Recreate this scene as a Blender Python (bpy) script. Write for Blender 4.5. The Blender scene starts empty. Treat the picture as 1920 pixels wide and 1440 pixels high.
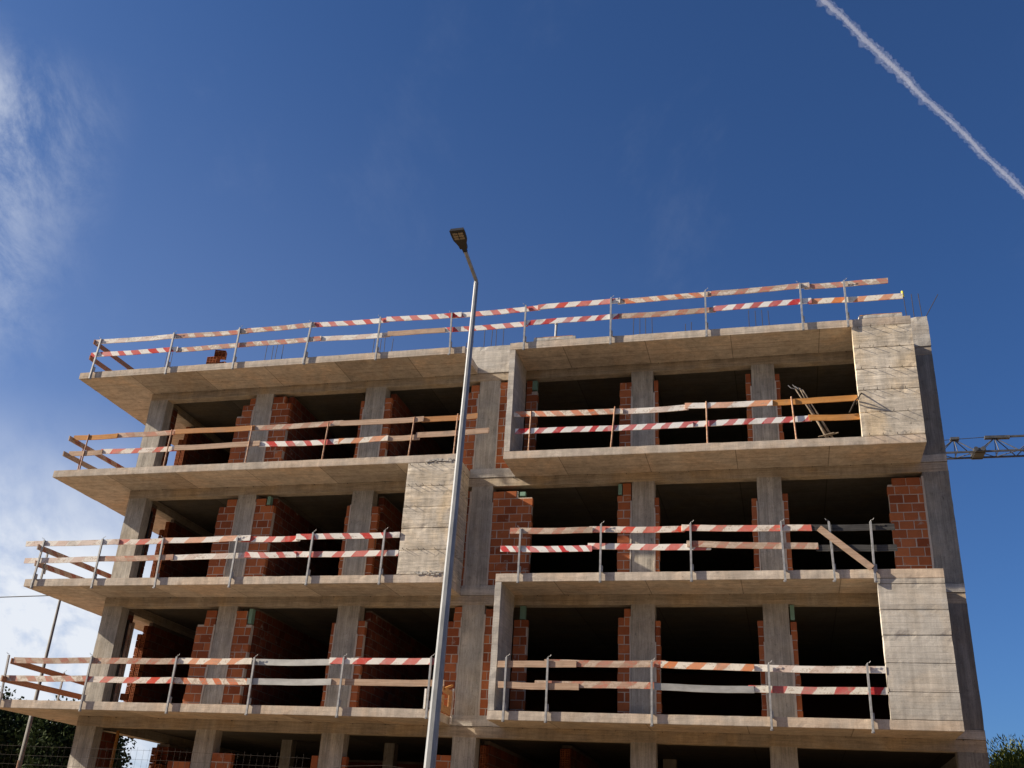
import bpy, bmesh, math, random
from mathutils import Vector, Matrix, noise

random.seed(11)
scene = bpy.context.scene
COL = scene.collection
R = math.radians
G = 4.4                      # street level is 0; heights below are given from the first-floor soffit

# ------------------------------------------------------------------ camera
cam_d = bpy.data.cameras.new("camera")
cam = bpy.data.objects.new("camera", cam_d)
COL.objects.link(cam)
cam_d.sensor_width = 36.0
cam_d.lens = 1893.15 / 1920 * 36.0
cam_d.clip_start = 0.1
cam_d.clip_end = 60000
cx = Vector((0.96812569, 0.24431905, 0.05514395))
cy = Vector((0.05702652, -0.42940056, 0.9013119))
cz = Vector((0.24388651, -0.86943853, -0.42964637))
CAM = Vector((18.84836, -21.80148, -2.78825 + G))
mw = Matrix((cx, cy, cz)).transposed().to_4x4()
mw.translation = CAM
cam.matrix_world = mw
scene.camera = cam

# ------------------------------------------------------------------ light
SUNRAY = Vector((4.2, 1.0, -2.4)).normalized()
elev = math.asin(-SUNRAY.z)
azim = math.atan2(-SUNRAY.x, -SUNRAY.y)
sun_d = bpy.data.lights.new("sun", 'SUN')
sun_d.energy = 5.0
sun_d.angle = R(0.5)
sun_d.color = (1.0, 0.86, 0.68)
sun = bpy.data.objects.new("sun", sun_d)
sun.rotation_euler = SUNRAY.to_track_quat('-Z', 'Y').to_euler()
sun.location = (-40, -10, 60)
COL.objects.link(sun)

scene.view_settings.view_transform = 'Standard'
scene.view_settings.look = 'None'
scene.view_settings.gamma = 1
scene.view_settings.use_curve_mapping = False
scene.view_settings.exposure = 1.12
scene.cycles.transparent_max_bounces = 48
scene.cycles.max_bounces = 8
scene.cycles.diffuse_bounces = 5


class T:
    """small node-tree writer"""
    def __init__(s, tree):
        s.t = tree
        tree.nodes.clear()

    def n(s, typ, ins=None, **props):
        nd = s.t.nodes.new(typ)
        for k, v in props.items():
            setattr(nd, k, v)
        if ins:
            for k, v in ins.items():
                sk = nd.inputs[k]
                if isinstance(v, bpy.types.NodeSocket):
                    s.t.links.new(v, sk)
                else:
                    sk.default_value = v
        return nd

    def m(s, op, a, b=0.0, c=None, clamp=False):
        nd = s.n('ShaderNodeMath', operation=op, use_clamp=clamp)
        for i, v in enumerate((a, b, c)):
            if v is None:
                continue
            if isinstance(v, bpy.types.NodeSocket):
                s.t.links.new(v, nd.inputs[i])
            else:
                nd.inputs[i].default_value = v
        return nd.outputs[0]

    def ss(s, v, lo, hi, a=0.0, b=1.0):
        nd = s.n('ShaderNodeMapRange', {'Value': v, 'From Min': lo, 'From Max': hi, 'To Min': a, 'To Max': b},
                 interpolation_type='SMOOTHSTEP')
        return nd.outputs[0]

    def mix(s, f, a, b, blend='MIX'):
        nd = s.n('ShaderNodeMix', data_type='RGBA', blend_type=blend)
        for i, v in ((0, f), (6, a), (7, b)):
            if isinstance(v, bpy.types.NodeSocket):
                s.t.links.new(v, nd.inputs[i])
            else:
                nd.inputs[i].default_value = v if not isinstance(v, tuple) or len(v) == 4 else (*v, 1)
        return nd.outputs[2]

    def noise(s, vec, scale, detail=4, rough=0.55, dist=0.0):
        return s.n('ShaderNodeTexNoise', {'Vector': vec, 'Scale': scale, 'Detail': detail, 'Roughness': rough,
                                          'Distortion': dist}).outputs['Fac']

    def scl(s, vec, xyz):
        return s.n('ShaderNodeVectorMath', {0: vec, 1: xyz}, operation='MULTIPLY').outputs[0]


# ------------------------------------------------------------------ sky
world = bpy.data.worlds.new("World")
scene.world = world
world.use_nodes = True
w = T(world.node_tree)
sky = w.n('ShaderNodeTexSky', sky_type='NISHITA', sun_disc=False, sun_elevation=elev, sun_rotation=azim % (2 * math.pi),
          altitude=0.0, air_density=0.85, dust_density=1.2, ozone_density=5.0)
tc = w.n('ShaderNodeTexCoord').outputs['Generated']
sep = w.n('ShaderNodeSeparateXYZ', {0: tc})
dx, dy, dz = sep.outputs
hlen = w.m('SQRT', w.m('ADD', w.m('MULTIPLY', dx, dx), w.m('MULTIPLY', dy, dy)))
az = w.m('ARCTAN2', dx, dy)                       # 0 = straight into the facade, negative to the left
zz = w.m('ADD', w.m('MAXIMUM', dz, 0.0), 0.30)
px = w.m('DIVIDE', dx, zz)
py = w.m('DIVIDE', dy, zz)
pv = w.n('ShaderNodeCombineXYZ', {0: px, 1: py, 2: 0.0}).outputs[0]
rot = w.n('ShaderNodeVectorRotate', {'Vector': pv, 'Axis': (0, 0, 1), 'Angle': R(62)}).outputs[0]
pst = w.scl(rot, (1.0, 1.7, 1.0))
fib = w.noise(pst, 7.0, 13, 0.70, 0.35)
big = w.noise(pv, 2.3, 4, 0.55, 0.15)
west = w.m('MULTIPLY', w.ss(az, R(-40.5), R(-51)), w.m('MULTIPLY', w.ss(dz, 0.63, 0.56), w.ss(dz, 0.33, 0.45)))                   # cirrus bank over the west
low = w.ss(dz, 0.38, 0.13)                        # thin veil towards the horizon
cir = w.m('MULTIPLY', w.ss(fib, 0.33, 0.70), w.ss(big, 0.26, 0.48))
cir = w.m('MULTIPLY', cir, west)
veil = w.m('MULTIPLY', w.m('MULTIPLY', low, w.ss(az, R(-24), R(-41))), w.ss(w.noise(pst, 2.6, 10, 0.6, 0.25), 0.18, 0.62))
faint = w.m('MULTIPLY', w.ss(w.noise(pst, 2.6, 10, 0.66, 0.3), 0.54, 0.80), 0.032)
cl = w.m('ADD', w.m('MULTIPLY', cir, 0.58), w.m('MULTIPLY', veil, 1.45))
thin = w.m('MULTIPLY', w.m('MULTIPLY', w.ss(az, R(14), R(-50)), w.ss(dz, 0.74, 0.15)), 0.13)   # thin high haze
cl = w.m('ADD', cl, thin)
cl = w.m('ADD', cl, faint, clamp=True)
skyc = w.mix(1.0, sky.outputs[0], (0.545, 0.775, 1.04), 'MULTIPLY')
skyc = w.mix(cl, skyc, (7.4, 7.8, 8.5, 1))
bg = w.n('ShaderNodeBackground', {'Color': skyc, 'Strength': 0.05})
w.t.links.new(bg.outputs[0], w.n('ShaderNodeOutputWorld').inputs[0])


# ------------------------------------------------------------------ materials
def new_mat(name):
    mt = bpy.data.materials.new(name)
    mt.use_nodes = True
    return mt, T(mt.node_tree)


def finish(t, col, rough=0.9, bump=None, bs=0.3, bd=0.01, metal=0.0, spec=0.25):
    ins = {'Base Color': col, 'Roughness': rough, 'Metallic': metal, 'Specular IOR Level': spec}
    p = t.n('ShaderNodeBsdfPrincipled')
    for k, v in ins.items():
        if isinstance(v, bpy.types.NodeSocket):
            t.t.links.new(v, p.inputs[k])
        elif isinstance(v, tuple):
            p.inputs[k].default_value = v if len(v) == 4 else (*v, 1)
        else:
            p.inputs[k].default_value = v
    if bump is not None:
        b = t.n('ShaderNodeBump', {'Height': bump, 'Strength': bs, 'Distance': bd})
        t.t.links.new(b.outputs[0], p.inputs['Normal'])
    t.t.links.new(p.outputs[0], t.n('ShaderNodeOutputMaterial').inputs[0])


def concrete(name, base, warm, board=0.11, boardamt=0.16, streak=0.35, pores=1.0, grain=1.0, stain=0.6, soffit=True,
             vertical=False, dark=0.5):
    mt, t = new_mat(name)
    pos = t.n('ShaderNodeNewGeometry').outputs['Position']
    nrm = t.n('ShaderNodeNewGeometry').outputs['True Normal']
    s = t.n('ShaderNodeSeparateXYZ', {0: pos})
    x, y, z = s.outputs
    nz = t.n('ShaderNodeSeparateXYZ', {0: nrm}).outputs[2]
    xy = t.m('ADD', x, y)
    # form boards: bands in z on upright faces (or in x for columns), bands in y under slabs
    lin = xy if vertical else z
    under = t.ss(nz, -0.4, -0.8)
    lin = t.m('ADD', t.m('MULTIPLY', lin, t.m('SUBTRACT', 1.0, under)), t.m('MULTIPLY', t.m('MULTIPLY', y, 0.27), under))
    lin = t.m('ADD', lin, t.m('MULTIPLY', t.m('SUBTRACT', t.noise(pos, 1.3, 2), 0.5), 0.004))
    cell = t.m('DIVIDE', lin, board)
    wn = t.n('ShaderNodeTexWhiteNoise', {'W': t.m('FLOOR', cell)}, noise_dimensions='1D').outputs[0]
    fr = t.m('FRACT', cell)
    edge = t.m('SUBTRACT', 1.0, t.ss(t.m('MINIMUM', fr, t.m('SUBTRACT', 1.0, fr)), 0.0, 0.05))
    gs = (2.2, 2.2, 34.0) if not vertical else (34.0, 34.0, 2.0)
    gr = t.noise(t.scl(pos, gs), 1.0, 5, 0.65)
    grs = t.noise(t.scl(pos, (1.6, 30.0, 1.0)), 1.0, 5, 0.65)
    gr = t.m('ADD', t.m('MULTIPLY', gr, t.m('SUBTRACT', 1.0, under)), t.m('MULTIPLY', grs, under))
    big = t.noise(pos, 0.55, 5, 0.6)
    med = t.noise(pos, 2.6, 6, 0.62, 0.4)
    fine = t.noise(pos, 38, 5, 0.65)
    drip = t.noise(t.scl(pos, (7.0, 7.0, 0.45)), 1.0, 6, 0.68)
    vor = t.n('ShaderNodeTexVoronoi', {'Vector': pos, 'Scale': 19.0}, feature='F1').outputs['Distance']
    pore = t.m('MULTIPLY', t.ss(vor, 0.17, 0.07), t.ss(t.noise(pos, 3.1, 3), 0.50, 0.68))
    blot = t.ss(t.noise(pos, 6.5, 7, 0.72, 0.6), 0.56, 0.74)
    c = t.mix(t.ss(big, 0.3, 0.7), tuple(v * 0.86 for v in base), base)
    c = t.mix(t.m('MULTIPLY', t.ss(t.noise(pos, 0.8, 5, 0.6, 0.8), 0.44, 0.66), 0.75), c, warm)
    v = t.m('ADD', 1.0, t.m('MULTIPLY', t.m('SUBTRACT', wn, 0.5), boardamt * 2))
    v = t.m('MULTIPLY', v, t.m('ADD', 1.0, t.m('MULTIPLY', t.m('SUBTRACT', gr, 0.5), 1.15 * grain)))
    v = t.m('MULTIPLY', v, t.m('ADD', 1.0, t.m('MULTIPLY', t.m('SUBTRACT', med, 0.5), stain)))
    v = t.m('MULTIPLY', v, t.m('ADD', 1.0, t.m('MULTIPLY', t.m('SUBTRACT', drip, 0.5), streak)))
    v = t.m('MULTIPLY', v, t.m('ADD', 1.0, t.m('MULTIPLY', t.m('SUBTRACT', fine, 0.5), 0.6)))
    v = t.m('MULTIPLY', v, t.m('SUBTRACT', 1.0, t.m('MULTIPLY', edge, 0.22)))
    v = t.m('MULTIPLY', v, t.m('SUBTRACT', 1.0, t.m('MULTIPLY', pore, 0.55 * pores)))
    scuff = t.ss(t.noise(t.scl(pos, (9.0, 9.0, 26.0) if not vertical else (22.0, 22.0, 6.0)), 1.0, 7, 0.75, 0.3), 0.55, 0.68)
    scuff = t.m('MULTIPLY', scuff, t.ss(t.noise(pos, 1.9, 4, 0.6), 0.42, 0.62))
    v = t.m('MULTIPLY', v, t.m('SUBTRACT', 1.0, t.m('MULTIPLY', scuff, 0.42 * dark)))
    v = t.m('MULTIPLY', v, t.m('SUBTRACT', 1.0, t.m('MULTIPLY', blot, 0.34 * dark)))
    if soffit:   # joints of the shuttering sheets under the slabs
        jx = t.m('FRACT', t.m('DIVIDE', t.m('ADD', x, 0.37), 2.05))
        jx = t.m('MINIMUM', jx, t.m('SUBTRACT', 1.0, jx))
        jl = t.ss(jx, 0.008, 0.002)
        jy = t.m('ABSOLUTE', t.m('SUBTRACT', y, 0.52))
        jl = t.m('MAXIMUM', jl, t.m('MULTIPLY', t.ss(jy, 0.014, 0.004), 0.8))
        jc = t.n('ShaderNodeTexWhiteNoise', {'W': t.m('FLOOR', t.m('DIVIDE', t.m('ADD', x, 0.37), 2.05))}, noise_dimensions='1D').outputs[0]
        v = t.m('MULTIPLY', v, t.m('SUBTRACT', 1.0, t.m('MULTIPLY', t.m('MULTIPLY', jl, under), 0.5)))
        v = t.m('MULTIPLY', v, t.m('ADD', 1.0, t.m('MULTIPLY', t.m('MULTIPLY', t.m('SUBTRACT', jc, 0.5), under), 0.38)))
    c = t.mix(1.0, c, t.n('ShaderNodeCombineColor', {0: v, 1: v, 2: v}).outputs[0], 'MULTIPLY')
    h = t.m('ADD', t.m('MULTIPLY', gr, 0.35 * grain), t.m('MULTIPLY', fine, 0.45))
    h = t.m('ADD', h, t.m('MULTIPLY', wn, 0.5))
    h = t.m('SUBTRACT', h, t.m('MULTIPLY', pore, 1.0))
    h = t.m('SUBTRACT', h, t.m('MULTIPLY', edge, 0.5))
    h = t.m('ADD', h, t.m('MULTIPLY', blot, -0.4))
    h = t.m('ADD', h, t.m('MULTIPLY', med, 0.9))
    finish(t, c, 0.92, h, 0.5, 0.0045)
    return mt


M = {}
M['slab'] = concrete("slab_concrete", (0.40, 0.365, 0.31), (0.47, 0.37, 0.25), 0.10, 0.10, 0.8, 1.0, 0.8, 0.9)
M['soft'] = concrete("edge_concrete", (0.49, 0.43, 0.36), (0.52, 0.41, 0.305), 0.20, 0.05, 1.0, 1.3, 0.6, 0.9, dark=1.0)
M['inner'] = concrete("shaded_inner_concrete", (0.11, 0.098, 0.08), (0.125, 0.098, 0.065), 0.10, 0.07, 0.5, 1.0, 0.6)  # concrete darkened in colour to deepen the shade of the rooms
M['panel'] = concrete("panel_concrete", (0.55, 0.50, 0.42), (0.60, 0.48, 0.32), 0.09, 0.12, 0.9, 1.0, 1.5, 1.2, False, dark=1.7)
M['grey'] = concrete("grey_concrete", (0.47, 0.45, 0.41), (0.47, 0.42, 0.35), 0.12, 0.08, 1.0, 1.1, 0.6, 0.8, False, dark=0.7)
M['column'] = concrete("column_concrete", (0.385, 0.36, 0.315), (0.40, 0.35, 0.275), 0.15, 0.07, 1.2, 1.0, 0.9, 1.0, False, True, dark=1.3)
M['corner'] = concrete("dark_corner_concrete", (0.235, 0.225, 0.205), (0.25, 0.22, 0.18), 0.15, 0.07, 1.2, 1.0, 0.9, 1.0, False, True, dark=1.3)  # darker grey corner column, with shade beside the panels put into its colour
M['beam'] = concrete("beam_concrete", (0.39, 0.335, 0.265), (0.45, 0.345, 0.22), 0.11, 0.10, 0.8, 0.8, 1.0, 0.9, False, dark=1.0)


def brick_mat(name, ca, cb, pale_amt=0.5):
    mt, t = new_mat(name)
    geo = t.n('ShaderNodeNewGeometry')
    pos = geo.outputs['Position']
    rnd = t.m('FRACT', t.m('ADD', t.n('ShaderNodeObjectInfo').outputs['Random'], geo.outputs['Random Per Island']))
    a = t.mix(rnd, ca, cb)
    pale = t.m('MULTIPLY', t.ss(t.m('FRACT', t.m('MULTIPLY', rnd, 7.3)), 0.80, 1.0), pale_amt)
    a = t.mix(pale, a, (0.34, 0.115, 0.055))
    nz = t.noise(pos, 7, 5, 0.65)
    v = t.m('ADD', 0.72, t.m('MULTIPLY', nz, 0.56))
    a = t.mix(1.0, a, t.n('ShaderNodeCombineColor', {0: v, 1: v, 2: v}).outputs[0], 'MULTIPLY')
    smear = t.m('MULTIPLY', t.ss(t.noise(pos, 4.2, 6, 0.7, 0.5), 0.60, 0.70), 0.75)
    a = t.mix(smear, a, (0.36, 0.30, 0.25))
    grooves = t.n('ShaderNodeTexWave', {'Vector': pos, 'Scale': 14.0, 'Distortion': 0.6}, bands_direction='Z').outputs['Fac']
    h = t.m('ADD', t.m('MULTIPLY', grooves, 0.5), t.m('MULTIPLY', t.noise(pos, 40, 4), 0.6))
    finish(t, a, 0.88, h, 0.35, 0.004)
    return mt


M['brick'] = brick_mat("clay_brick", (0.22, 0.055, 0.019), (0.43, 0.138, 0.050))
M['shadebrick'] = brick_mat("shaded_clay_brick", (0.10, 0.024, 0.011), (0.18, 0.045, 0.02), 0.15)  # darker copy of the clay brick, indoor shade painted in
mt, t = new_mat("mortar")
pos = t.n('ShaderNodeNewGeometry').outputs['Position']
finish(t, t.mix(t.noise(pos, 6, 5), (0.38, 0.33, 0.28), (0.60, 0.53, 0.45)), 0.95, t.noise(pos, 30, 5), 0.6, 0.01)
M['mortar'] = mt
mt, t = new_mat("shaded_mortar")
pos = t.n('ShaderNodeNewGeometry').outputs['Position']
finish(t, t.mix(t.noise(pos, 6, 5), (0.09, 0.07, 0.055), (0.20, 0.16, 0.13)), 0.95, t.noise(pos, 30, 5), 0.6, 0.01)  # mortar darkened for partitions, interior shade put into the colour
M['shademortar'] = mt
mt, t = new_mat("shaded_rear_brick")
finish(t, (0.10, 0.035, 0.02), 0.95)  # dark brick tone for the rear wall, painted to deepen interior shade
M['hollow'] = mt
mt, t = new_mat("green_foam")
pos = t.n('ShaderNodeNewGeometry').outputs['Position']
finish(t, t.mix(t.noise(pos, 9, 4), (0.14, 0.27, 0.21), (0.22, 0.36, 0.29)), 0.8)
M['foam'] = mt


def simple(name, a, b, scale, rough, metal=0.0, bs=0.2, spec=0.4, stretch=(1, 1, 1)):
    mt, t = new_mat(name)
    pos = t.scl(t.n('ShaderNodeTexCoord').outputs['Object'], stretch)
    nn = t.noise(pos, scale, 6, 0.65)
    finish(t, t.mix(t.ss(nn, 0.3, 0.7), a, b), rough, t.noise(pos, scale * 4, 4), bs, 0.003, metal, spec)
    return mt


M['galv'] = simple("galvanised_steel", (0.24, 0.245, 0.25), (0.40, 0.405, 0.41), 9, 0.55, 0.2)
M['pole'] = simple("lamp_pole_zinc", (0.20, 0.215, 0.23), (0.30, 0.315, 0.33), 14, 0.5, 0.25, 0.1, 0.5, (1, 1, 0.35))
M['rust'] = simple("rusty_steel", (0.30, 0.13, 0.06), (0.52, 0.36, 0.26), 14, 0.8)
M['propsteel'] = simple("prop_steel", (0.16, 0.12, 0.09), (0.30, 0.25, 0.19), 14, 0.75)
M['rebar'] = simple("rebar_steel", (0.03, 0.027, 0.026), (0.065, 0.05, 0.042), 20, 0.8, 0.3)
M['black'] = simple("black_lacquer", (0.012, 0.012, 0.014), (0.02, 0.02, 0.022), 8, 0.45)
M['led'] = simple("led_lens", (0.16, 0.13, 0.10), (0.30, 0.25, 0.18), 30, 0.25)
M['alu'] = simple("grey_metal_plank", (0.30, 0.30, 0.29), (0.46, 0.46, 0.44), 5, 0.5, 0.4, 0.2, 0.5, (0.4, 1, 1))
M['ply'] = simple("plywood_brown", (0.36, 0.18, 0.075), (0.50, 0.27, 0.12), 5, 0.75, 0, 0.2, 0.3, (0.3, 1, 5))
M['yellow'] = simple("yellow_plastic", (0.75, 0.68, 0.05), (0.8, 0.75, 0.1), 5, 0.5)
M['crane'] = simple("crane_paint", (0.040, 0.042, 0.047), (0.085, 0.088, 0.095), 3, 0.6)
M['white'] = simple("white_offcut", (0.7, 0.68, 0.63), (0.8, 0.78, 0.74), 8, 0.7)
M['cable'] = simple("cable_black", (0.03, 0.03, 0.03), (0.05, 0.05, 0.05), 8, 0.7)
M['bark'] = simple("bark", (0.05, 0.035, 0.025), (0.10, 0.075, 0.05), 4, 0.95, 0, 0.8, 0.2, (1, 1, 0.2))
M['farpole'] = simple("far_pole_concrete", (0.10, 0.10, 0.095), (0.15, 0.145, 0.14), 5, 0.8)


def board_mat(style):
    """weathered scaffold board: paint stripes over timber, worn by noise. Object x runs along the board."""
    P = dict(
        R1=(.50, -1, (.52, .022, .018), (.76, .74, .70), 0.40), R2=(.58, 1, (.55, .035, .02), (.78, .75, .70), 0.32),
        R3=(.44, 1, (.46, .014, .022), (.74, .74, .73), 0.28), R4=(.34, -1, (.58, .03, .035), (.80, .80, .78), 0.22),
        R5=(.62, 1, (.58, .05, .022), (.72, .66, .59), 0.52), F1=(.52, -1, (.50, .13, .09), (.70, .66, .59), 0.72),
        F2=(.60, 1, (.48, .12, .085), (.66, .60, .53), 0.72), O1=(.55, 1, (.62, .19, .05), (.76, .71, .62), 0.45),
        O2=(.42, -1, (.60, .15, .05), (.72, .64, .54), 0.60), W1=(.8, 1, (.62, .50, .44), (.74, .71, .66), 0.50),
        W2=(.9, 1, (.66, .30, .16), (.76, .74, .70), 0.44), P1=(.6, -1, (.44, .17, .11), (.56, .40, .31), 0.72),
        P2=(.55, 1, (.42, .12, .075), (.52, .42, .34), 0.70), RB=(.62, .6, (.46, .010, .016), (.70, .67, .60), 0.52),
        D1=(.50, -1, (.33, .09, .06), (.50, .40, .33), 0.70))
    W = dict(B1=((.30, .225, .165), (.42, .33, .25)), B2=((.34, .22, .15), (.50, .37, .27)), N1=((.40, .175, .045), (.55, .27, .085)),
             N2=((.35, .16, .06), (.47, .24, .10)), K1=((.02, .02, .021), (.075, .075, .075)), T1=((.27, .12, .065), (.38, .18, .10)))
    mt, t = new_mat("board_" + style)
    co = t.n('ShaderNodeTexCoord').outputs['Object']
    rnd = t.n('ShaderNodeObjectInfo').outputs['Random']
    co = t.n('ShaderNodeVectorMath', {0: co, 1: t.n('ShaderNodeCombineXYZ', {0: t.m('MULTIPLY', rnd, 37.0), 1: 0.0, 2: 0.0}).outputs[0]}).outputs[0]
    s = t.n('ShaderNodeSeparateXYZ', {0: co})
    x, y, z = s.outputs
    grain = t.noise(t.scl(co, (1.2, 40, 40)), 1.0, 6, 0.7)
    blot = t.noise(co, 3.0, 6, 0.7, 0.5)
    fine = t.noise(co, 16, 6, 0.72, 0.4)
    wa, wb = W.get(style, ((.30, .21, .15), (.44, .34, .26)))
    wood = t.mix(t.ss(grain, .3, .7), wa, wb)
    wood = t.mix(t.m('MULTIPLY', t.ss(blot, .5, .75), .45), wood, tuple(v * .55 for v in wa))
    if style in P:
        p, sl, cr, cw, wear = P[style]
        wob = t.m('MULTIPLY', t.m('SUBTRACT', t.noise(co, 9, 4), .5), .07)
        wob = t.m('ADD', wob, t.m('MULTIPLY', t.m('SUBTRACT', t.noise(t.scl(co, (1, 0, 0)), 1.3, 2), .5), .5))
        f = t.m('FRACT', t.m('DIVIDE', t.m('ADD', t.m('ADD', x, t.m('MULTIPLY', z, -sl)), wob), p))
        st = t.m('MULTIPLY', t.ss(f, .0, .035), t.ss(f, .50, .465))
        # each stripe was brushed on with its own strength
        sid = t.n('ShaderNodeTexWhiteNoise', {'W': t.m('FLOOR', t.m('DIVIDE', x, p))}, noise_dimensions='1D').outputs[0]
        st = t.m('MULTIPLY', st, t.m('ADD', .72, t.m('MULTIPLY', sid, .28)))
        paint = t.mix(st, cw, cr)
        paint = t.mix(t.m('MULTIPLY', t.ss(blot, .48, .72), .35), paint, tuple(v * .72 for v in cw))
        wm = t.m('ADD', t.m('MULTIPLY', fine, .55), t.m('MULTIPLY', t.noise(t.scl(co, (2.0, 9, 14)), 1, 5, .7), .45))
        wmask = t.ss(wm, .66 - .30 * wear, .74 - .28 * wear)
        c = t.mix(t.m('MULTIPLY', wmask, .75), paint, wood)
    else:
        c = wood
    dirt = t.m('MULTIPLY', t.ss(t.noise(co, 1.4, 6, .7, .6), .52, .76), .6)
    c = t.mix(dirt, c, (.20, .17, .14))
    sp = t.ss(t.noise(co, 24, 3, .5), .70, .74)
    c = t.mix(t.m('MULTIPLY', sp, .6), c, (.12, .10, .085))
    finish(t, c, .82, t.m('ADD', grain, t.m('MULTIPLY', fine, .5)), .4, .003)
    return mt


BM = {}


def board_material(st):
    if st == 'M1':
        return M['alu']
    if st not in BM:
        BM[st] = board_mat(st)
    return BM[st]


# ------------------------------------------------------------------ object helpers
ORG = {}
CACHE = {}


def thing(name, loc, label, cat, group=None):
    o = bpy.data.objects.new(name, None)
    COL.objects.link(o)
    o.empty_display_size = 0.3
    o.location = (loc[0], loc[1], loc[2] + G)
    ORG[o.name] = Vector(o.location)
    o['label'] = label
    o['category'] = cat
    if group:
        o['group'] = group
    return o


def tag(o, label, cat, group=None):
    o['label'] = label
    o['category'] = cat
    if group:
        o['group'] = group
    return o


class MB:
    """collects geometry (heights from the first-floor soffit) and links it as one object"""
    def __init__(s):
        s.v, s.f = [], []

    def add(s, vs, fs):
        k = len(s.v)
        s.v += [Vector(q) for q in vs]
        s.f += [tuple(i + k for i in f) for f in fs]
        return s

    def box(s, x0, x1, y0, y1, z0, z1):
        return s.add([(x0, y0, z0), (x1, y0, z0), (x1, y1, z0), (x0, y1, z0), (x0, y0, z1), (x1, y0, z1), (x1, y1, z1), (x0, y1, z1)],
                     [(0, 3, 2, 1), (4, 5, 6, 7), (0, 1, 5, 4), (1, 2, 6, 5), (2, 3, 7, 6), (3, 0, 4, 7)])

    def rbox(s, x0, x1, y0, y1, z0, z1, seg=0.22, amp=0.006, chip=0.0):
        """box with a fine grid, slightly uneven like cast concrete; chip knocks the edges"""
        def div(a, b):
            n = max(1, int(round((b - a) / seg)))
            return [a + (b - a) * i / n for i in range(n + 1)]
        X, Y, Z = div(x0, x1), div(y0, y1), div(z0, z1)
        idx, vs, fs = {}, [], []
        lo, hi = (x0, y0, z0), (x1, y1, z1)

        def vid(p):
            k = (round(p[0], 5), round(p[1], 5), round(p[2], 5))
            if k not in idx:
                q = Vector(p)
                d = noise.noise_vector(q * 1.7) * amp + noise.noise_vector(q * 7.3 + Vector((9, 1, 4))) * amp * 0.5
                if chip:
                    on = sum(1 for i in range(3) if abs(p[i] - lo[i]) < 1e-6 or abs(p[i] - hi[i]) < 1e-6)
                    if on >= 2:
                        c = (lo[0] + hi[0]) / 2, (lo[1] + hi[1]) / 2, (lo[2] + hi[2]) / 2
                        k2 = max(0.0, noise.noise(q * 4.1 + Vector((3, 7, 2)))) * chip + abs(noise.noise(q * 13.0)) * chip * 0.5
                        for i in range(3):
                            if abs(p[i] - lo[i]) < 1e-6:
                                d[i] += k2
                            elif abs(p[i] - hi[i]) < 1e-6:
                                d[i] -= k2
                idx[k] = len(vs)
                vs.append(q + d)
            return idx[k]

        def grid(A, B, f, flip):
            for i in range(len(A) - 1):
                for j in range(len(B) - 1):
                    q = [vid(f(A[i], B[j])), vid(f(A[i + 1], B[j])), vid(f(A[i + 1], B[j + 1])), vid(f(A[i], B[j + 1]))]
                    fs.append(tuple(q[::-1] if flip else q))
        grid(X, Y, lambda a, b: (a, b, z0), True)
        grid(X, Y, lambda a, b: (a, b, z1), False)
        grid(X, Z, lambda a, b: (a, y0, b), False)
        grid(X, Z, lambda a, b: (a, y1, b), True)
        grid(Y, Z, lambda a, b: (x0, a, b), True)
        grid(Y, Z, lambda a, b: (x1, a, b), False)
        return s.add(vs, fs)

    def tube(s, pts, r, n=6, r1=None, caps=True, tw=0.0):
        pts = [Vector(p) for p in pts]
        rings = []
        for i, p in enumerate(pts):
            a = pts[max(i - 1, 0)]
            b = pts[min(i + 1, len(pts) - 1)]
            d = (b - a).normalized()
            u = d.cross(Vector((0, 0, 1)))
            if u.length < 1e-3:
                u = Vector((1, 0, 0))
            u.normalize()
            v = d.cross(u)
            rr = r if r1 is None else r + (r1 - r) * i / (len(pts) - 1)
            rings.append([p + (u * math.cos(2 * math.pi * k / n + tw) + v * math.sin(2 * math.pi * k / n + tw)) * rr for k in range(n)])
        vs = [q for rg in rings for q in rg]
        fs = []
        for i in range(len(pts) - 1):
            for k in range(n):
                fs.append((i * n + k, i * n + (k + 1) % n, (i + 1) * n + (k + 1) % n, (i + 1) * n + k))
        if caps:
            fs.append(tuple(range(n - 1, -1, -1)))
            fs.append(tuple((len(pts) - 1) * n + k for k in range(n)))
        return s.add(vs, fs)

    def bar(s, a, b, wd, ht, up=(0, 0, 1)):
        a, b = Vector(a), Vector(b)
        d = (b - a).normalized()
        u = d.cross(Vector(up)).normalized() * wd / 2
        v = u.cross(d).normalized() * ht / 2
        vs = [a - u - v, a + u - v, a + u + v, a - u + v, b - u - v, b + u - v, b + u + v, b - u + v]
        return s.add(vs, [(0, 1, 2, 3), (7, 6, 5, 4), (0, 4, 5, 1), (1, 5, 6, 2), (2, 6, 7, 3), (3, 7, 4, 0)])

    def build(s, name, mat, parent=None, smooth=False, kind=None, org=None, rotz=0.0):
        xs = [q.x for q in s.v]; ys = [q.y for q in s.v]; zs = [q.z for q in s.v]
        if org is None:
            org = Vector(((min(xs) + max(xs)) / 2, (min(ys) + max(ys)) / 2, (min(zs) + max(zs)) / 2 if parent else min(zs)))
        org = Vector(org)
        rm = Matrix.Rotation(-rotz, 3, 'Z')
        me = bpy.data.meshes.new(name)
        me.from_pydata([tuple(rm @ (q - org)) for q in s.v], [], s.f)
        mats = mat if isinstance(mat, list) else [mat]
        for m_ in mats:
            me.materials.append(m_)
        if smooth:
            me.polygons.foreach_set('use_smooth', [True] * len(me.polygons))
        bm = bmesh.new()
        bm.from_mesh(me)
        bmesh.ops.recalc_face_normals(bm, faces=bm.faces)
        bm.to_mesh(me)
        bm.free()
        me.update()
        o = bpy.data.objects.new(name, me)
        COL.objects.link(o)
        wo = org + Vector((0, 0, G))
        ORG[o.name] = wo
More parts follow.
